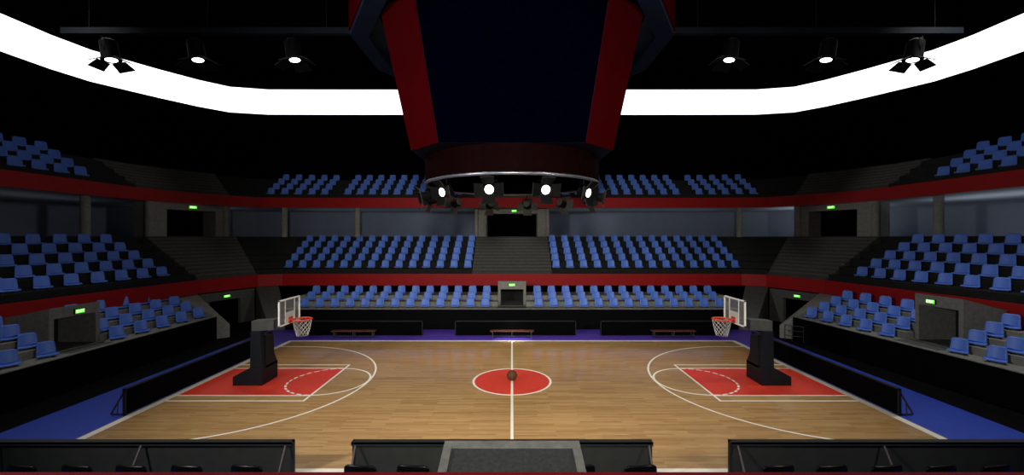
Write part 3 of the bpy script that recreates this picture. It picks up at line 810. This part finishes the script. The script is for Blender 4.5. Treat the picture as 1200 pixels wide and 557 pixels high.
# ------------------------------------------------------------------ advertising boards
def board(label, x0, x1, z, face, struts, group, rz=0.0):
    """board along local X; face -1 turns its black front to local -Y (towards the viewer)"""
    L = x1 - x0; cx = (x0 + x1) / 2
    t = thing('advertising_board', label, 'advertising board', W(cx, z), rz, group)
    f = face
    MB().bbox((-L / 2, -0.03, 0.02), (L / 2, 0.03, 0.97)).build('panel', [M['boardface'] if f < 0 else M['boardback']], t)
    fr = MB()
    fr.bbox((-L / 2 - 0.03, -0.05, 0.95), (L / 2 + 0.03, 0.05, 1.0))
    fr.bbox((-L / 2 - 0.03, -0.05, 0.0), (-L / 2 + 0.03, 0.05, 1.0)); fr.bbox((L / 2 - 0.03, -0.05, 0.0), (L / 2 + 0.03, 0.05, 1.0))
    if f > 0:
        fr.bbox((-L / 2 - 0.03, -0.14, 0.95), (L / 2 + 0.03, -0.05, 1.0)); fr.bbox((-L / 2 - 0.03, -0.14, 0.90), (L / 2 + 0.03, -0.125, 1.0))
    fr.build('frame', M['boardframe'], t)
    back = -f     # direction of the back side along local Y
    for k in struts:
        st = MB(); xx = k
        y0, y1 = (0.03, 0.55) if back > 0 else (-0.10, -0.62)
        st.tube([(xx, y0, 0.93), (xx, y1, 0.03)], 0.032, 6); st.tube([(xx, y1, 0.03), (xx, y0, 0.03)], 0.028, 6)
        st.tube([(xx, y0 + (y1 - y0) * 0.55, 0.03), (xx, y0 + (y1 - y0) * 0.5, 0.46)], 0.02, 6)
        st.build('support_strut', M['strut'], t)
    return t
G = 'black boards around the court'
board('low black board behind the far sideline, left of the halfway line', -14.3, -6.07, 28.5, -1, (-3.7, 0, 3.7), G)
board('low black board behind the far sideline at the halfway line', -3.83, 4.31, 28.5, -1, (-3.7, 0, 3.7), G)
board('low black board behind the far sideline, right of the halfway line', 6.01, 14.3, 28.5, -1, (-3.7, 0, 3.7), G)
board('black board at the near sideline seen from behind, on the left', -14.35, -6.1, 11.72, 1, (-4.0, 0.0, 3.98), G)
board('black board at the near sideline seen from behind, behind the grey roof', -4.40, 3.86, 11.72, 1, (-4.05, 0, 4.05), G)
board('black board at the near sideline seen from behind, on the right', 6.07, 14.35, 11.72, 1, (-3.98, 0.05, 4.0), G)
for s in (-1, 1):
    zm = (15.7 + 25.3) / 2; Lh = (25.3 - 15.7) / 2
    t = board(f'long black board along the {SIDE[s]} baseline beside the hoop', -Lh, Lh, 0, -1, (-Lh + 0.05, -Lh / 2, 0.0, Lh / 2, Lh - 0.05) , G)
    t.location = W(s * 14.46, zm); t.rotation_euler = (0, 0, PI / 2 if s < 0 else -PI / 2)

# benches in front of the far boards
def bench(x, label):
    t = thing('bench', label, 'bench', W(x, 27.95), 0, 'benches on the far sideline')
    sl = MB()
    for k in range(3): sl.bbox((-1.45, -0.21 + 0.145 * k, 0.42), (1.45, -0.085 + 0.145 * k, 0.47))
    sl.build('seat', M['bench'], t)
    for xx in (-1.28, 0, 1.28):
        l = MB(); l.bbox((xx - 0.03, -0.19, 0.0), (xx + 0.03, -0.13, 0.42)); l.bbox((xx - 0.03, 0.13, 0.0), (xx + 0.03, 0.19, 0.42)); l.bbox((xx - 0.03, -0.2, 0.36), (xx + 0.03, 0.2, 0.42))
        l.build('leg', M['steel'], t)
    MB().bbox((-1.28, -0.02, 0.06), (1.28, 0.02, 0.10)).build('stretcher', M['steel'], t)
bench(-10.5, 'red-brown bench by the far sideline, near the left hoop')
bench(0.0, 'red-brown bench by the far sideline on the halfway line')
bench(10.7, 'red-brown bench by the far sideline, near the right hoop')

# ------------------------------------------------------------------ black chairs behind the near boards
CHZ = 10.72
def chair_parts(t):
    def back(u, v):
        x = u - 0.5; w = 0.87 - 0.08 * (1 - v)
        if v > 0.55: w *= 0.72 + 0.28 * math.sqrt(max(0, 1 - ((v - 0.55) / 0.45) ** 2.6))
        return (x * w, -0.26 - 0.02 * v + 0.05 * (2 * x) ** 2, 0.50 + 0.48 * v)
    MB().sheet(lambda u, v: back(u, v), 14, 10, 0.035).build('backrest', M['chair'], t)
    def pan(u, v):
        x = u - 0.5; return (x * 0.62, -0.26 + 0.55 * v, 0.47 + 0.02 * (2 * x) ** 2 - 0.04 * max(0, (v - 0.7) / 0.3) ** 2)
    MB().sheet(pan, 8, 8, 0.04).build('seat', M['chair'], t)
    for sx in (-1, 1):
        for sy in (-1, 1):
            MB().tube([(sx * 0.22, sy * 0.2, 0.44), (sx * 0.26, sy * 0.25, 0.0)], 0.016, 8).build('leg', M['steel'], t)
    for sx in (-1, 1): MB().tube([(sx * 0.12, -0.22, 0.45), (sx * 0.14, -0.30, 0.62)], 0.014, 6).build('back_post', M['steel'], t)
pxs = [(22.7, 'left', 'first chair from the left'), (88.3, 'left', 'second chair from the left'), (152, 'left', 'third chair from the left'), (217.5, 'left', 'fourth chair from the left'), (288.4, 'left', 'chair nearest the board end'),
       (422, 'mid', 'left of the grey roof, outer chair'), (484.5, 'mid', 'left of the grey roof, inner chair'), (677.5, 'mid', 'half hidden by the grey roof edge'), (750.5, 'mid', 'right of the grey roof'),
       (913, 'right', 'chair nearest the board end'), (976, 'right', 'second chair from the board end'), (1041, 'right', 'third chair from the board end'), (1105, 'right', 'fourth chair from the board end'), (1169.5, 'right', 'last chair on the right')]
ch0 = None
for px, grp, lab in pxs:
    x = (px - 600) * (CHZ - 0.27) / F
    lab = 'glossy black chair behind the ' + {'left': 'left near board, ', 'mid': 'centre near board, ', 'right': 'right near board, '}[grp] + lab
    rz = -0.10 if x < 0 else 0.10
    if ch0 is None:
        ch0 = thing('team_chair', lab, 'chair', W(x, CHZ, -0.012), rz, 'black chairs behind the near boards'); chair_parts(ch0)
    else: copy_tree(ch0, W(x, CHZ, -0.012), rz, lab)

# near stand: doorway roof and red band at the viewer's feet
b = MB()
zr0, zr1, hr0, hr1 = 5.45, 6.9, 3.02, 3.3
def roofbox(x0, x1, za, zb, lift, thick=0.3):
    h = lambda z: hr0 + (hr1 - hr0) * (z - zr0) / (zr1 - zr0) + lift
    return [W(x0, za, h(za) - thick), W(x1, za, h(za) - thick), W(x1, zb, h(zb) - thick), W(x0, zb, h(zb) - thick), W(x0, za, h(za)), W(x1, za, h(za)), W(x1, zb, h(zb)), W(x0, zb, h(zb))]
t = thing('doorway_roof', 'flat grey concrete roof of the doorway just below the viewer', 'doorway roof', W(0, 6.2, 3.0)); t.matrix_world
def rel(pts): return [(p[0] - t.location.x, p[1] - t.location.y, p[2] - t.location.z) for p in pts]
MB().hexa(rel(roofbox(-0.97, 0.97, zr0, zr1 - 0.14, -0.02))).build('roof_deck', M['roofgrey'], t)
k = MB(); k.hexa(rel(roofbox(-1.1, -0.97, zr0, zr1, 0.01))); k.hexa(rel(roofbox(0.97, 1.1, zr0, zr1, 0.01))); k.hexa(rel(roofbox(-0.97, 0.97, zr1 - 0.14, zr1, 0.01)))
k.build('roof_edge', M['concrete_d'], t)
for sx in (-1, 1): MB().bbox(rel([W(sx * 1.1, zr0, 0)])[0], rel([W(sx * 0.95, zr1 - 0.02, 2.72)])[0]).build('side_wall', M['concrete_d'], t)
tag(t, kind='structure')
b = MB(); b.bbox(W(-14, 5.25, 2.7), W(14, 5.385, 3.64))
struct('trim_3', b, M['reddark'], 'dark red fascia band along the bottom edge of the view', 'fascia')
b = MB(); b.bbox(W(-14, 1.0, 2.6), W(14, 5.25, 3.5))
struct('near_stand_terrace', b, M['tier'], 'black terrace of the near stand at the viewer', 'terrace')

# railing at the end of the right-hand stand
rl = thing('railing', 'thin grey tube railing by the end of the right lower stand', 'railing', W(17.9, 27.0))
for px, pz in ((-0.22, 0.25), (-0.02, -0.15), (0.5, -0.45)):
    MB().tube([(px, pz, 0), (px, pz, 1.02)], 0.022, 8).build('post', M['steel'], rl)
for hh in (0.35, 0.68, 1.0): MB().tube([(-0.22, 0.25, hh), (-0.02, -0.15, hh), (0.5, -0.45, hh)], 0.018, 8).build('rail', M['steel'], rl)

# ------------------------------------------------------------------ lights
def spot(loc, target, power, size_deg, blend=0.6, radius=0.3, col=(1, 1, 1)):
    d = bpy.data.lights.new('spot', 'SPOT'); d.energy = power; d.spot_size = math.radians(size_deg); d.spot_blend = blend; d.shadow_soft_size = radius; d.color = col
    o = bpy.data.objects.new('spot_light', d); C.objects.link(o); o.location = loc
    o.rotation_euler = (Vector(target) - Vector(loc)).to_track_quat('-Z', 'Y').to_euler()
    return o
def area(loc, target, power, sx, sy, col=(1, 1, 1), spread=180):
    d = bpy.data.lights.new('area', 'AREA'); d.shape = 'RECTANGLE'; d.size = sx; d.size_y = sy; d.energy = power; d.color = col; d.spread = math.radians(spread)
    o = bpy.data.objects.new('area_light', d); C.objects.link(o); o.location = loc
    o.rotation_euler = (Vector(target) - Vector(loc)).to_track_quat('-Z', 'Y').to_euler()
    return o
warm = (1.0, 0.93, 0.80)
# court light from the rig
for s in (-1, 1):
    for y in (-9, 9):
        spot((s * 9, y, 23.5), (s * 5.5, y * 0.25, 0), (4300 if y > 0 else 3200), 52, 0.7, 0.6, warm)
spot((0, -8.5, 23.0), (0, 0, 0), 3700, 46, 0.8, 0.6, warm)
spot((0, 9.5, 23.0), (0, 2, 0), 4700, 46, 0.8, 0.6, warm)
# drum lamps towards the far centre
spot((0.8, 3.9, 8.5), (0.0, 17.5, 4.0), 7000, 95, 0.9, 0.15, (1, 0.97, 0.9))
spot((0.0, 4.1, 8.4), (0.0, 8.3, 0), 5500, 19, 1.0, 0.1, (0.85, 1.0, 0.85))
# added fill spots around the viewer that brighten the stands from the front
spot((0, -22.5, 9.5), (0, 16, 5.5), 17000, 75, 0.9, 0.8, (1, 0.98, 0.93))
spot((-16, -18, 10.5), (22, 6, 4), 12000, 120, 0.9, 0.8, (0.95, 0.97, 1.0))
spot((16, -18, 10.5), (-22, 6, 4), 5500, 120, 0.9, 0.8, (0.95, 0.97, 1.0))

# added fill spots that brighten the matting behind the baselines
spot((-21, -2, 20), (-16.2, -0.5, 0), 2600, 70, 0.8, 0.5, (0.95, 0.97, 1))
spot((21, -2, 20), (16.2, -0.5, 0), 4600, 70, 0.8, 0.5, (0.95, 0.97, 1))
# added unseen area lights facing up to brighten the concourse wall and soffit
area(W(-32.0, 22, 6.8), W(-34.0, 22, 12), 45, 18, 3, (0.9, 0.95, 1))
area(W(32.0, 22, 6.8), W(34.0, 22, 12), 420, 18, 3, (0.9, 0.95, 1))
area(W(-28.5, 38.5, 6.8), W(-29.5, 40, 12), 20, 6, 3, (0.9, 0.95, 1))
area(W(28.5, 38.5, 6.8), W(29.5, 40, 12), 220, 6, 3, (0.9, 0.95, 1))
area(W(-12.5, 42.2, 6.8), W(-12.5, 43.2, 12), 55, 17, 3, (0.9, 0.95, 1))
area(W(12.5, 42.2, 6.8), W(12.5, 43.2, 12), 70, 17, 3, (0.9, 0.95, 1))
w = bpy.data.worlds.new('World'); S.world = w; w.use_nodes = True
w.node_tree.nodes['Background'].inputs['Color'].default_value = (0.5, 0.55, 0.7, 1)
w.node_tree.nodes['Background'].inputs['Strength'].default_value = 0.0

# ------------------------------------------------------------------ camera
cd = bpy.data.cameras.new('Camera'); cam = bpy.data.objects.new('Camera', cd); C.objects.link(cam)
cam.location = cam_p; cam.rotation_euler = (PI / 2, 0, 0)
cd.sensor_width = 36; cd.lens = 36 * F / 1200; cd.clip_start = 0.05; cd.clip_end = 300
S.camera = cam
S.view_settings.view_transform = 'Standard'; S.view_settings.look = 'None'; S.view_settings.exposure = 0; S.view_settings.gamma = 1
S.cycles.use_denoising = True
S.cycles.max_bounces = 6
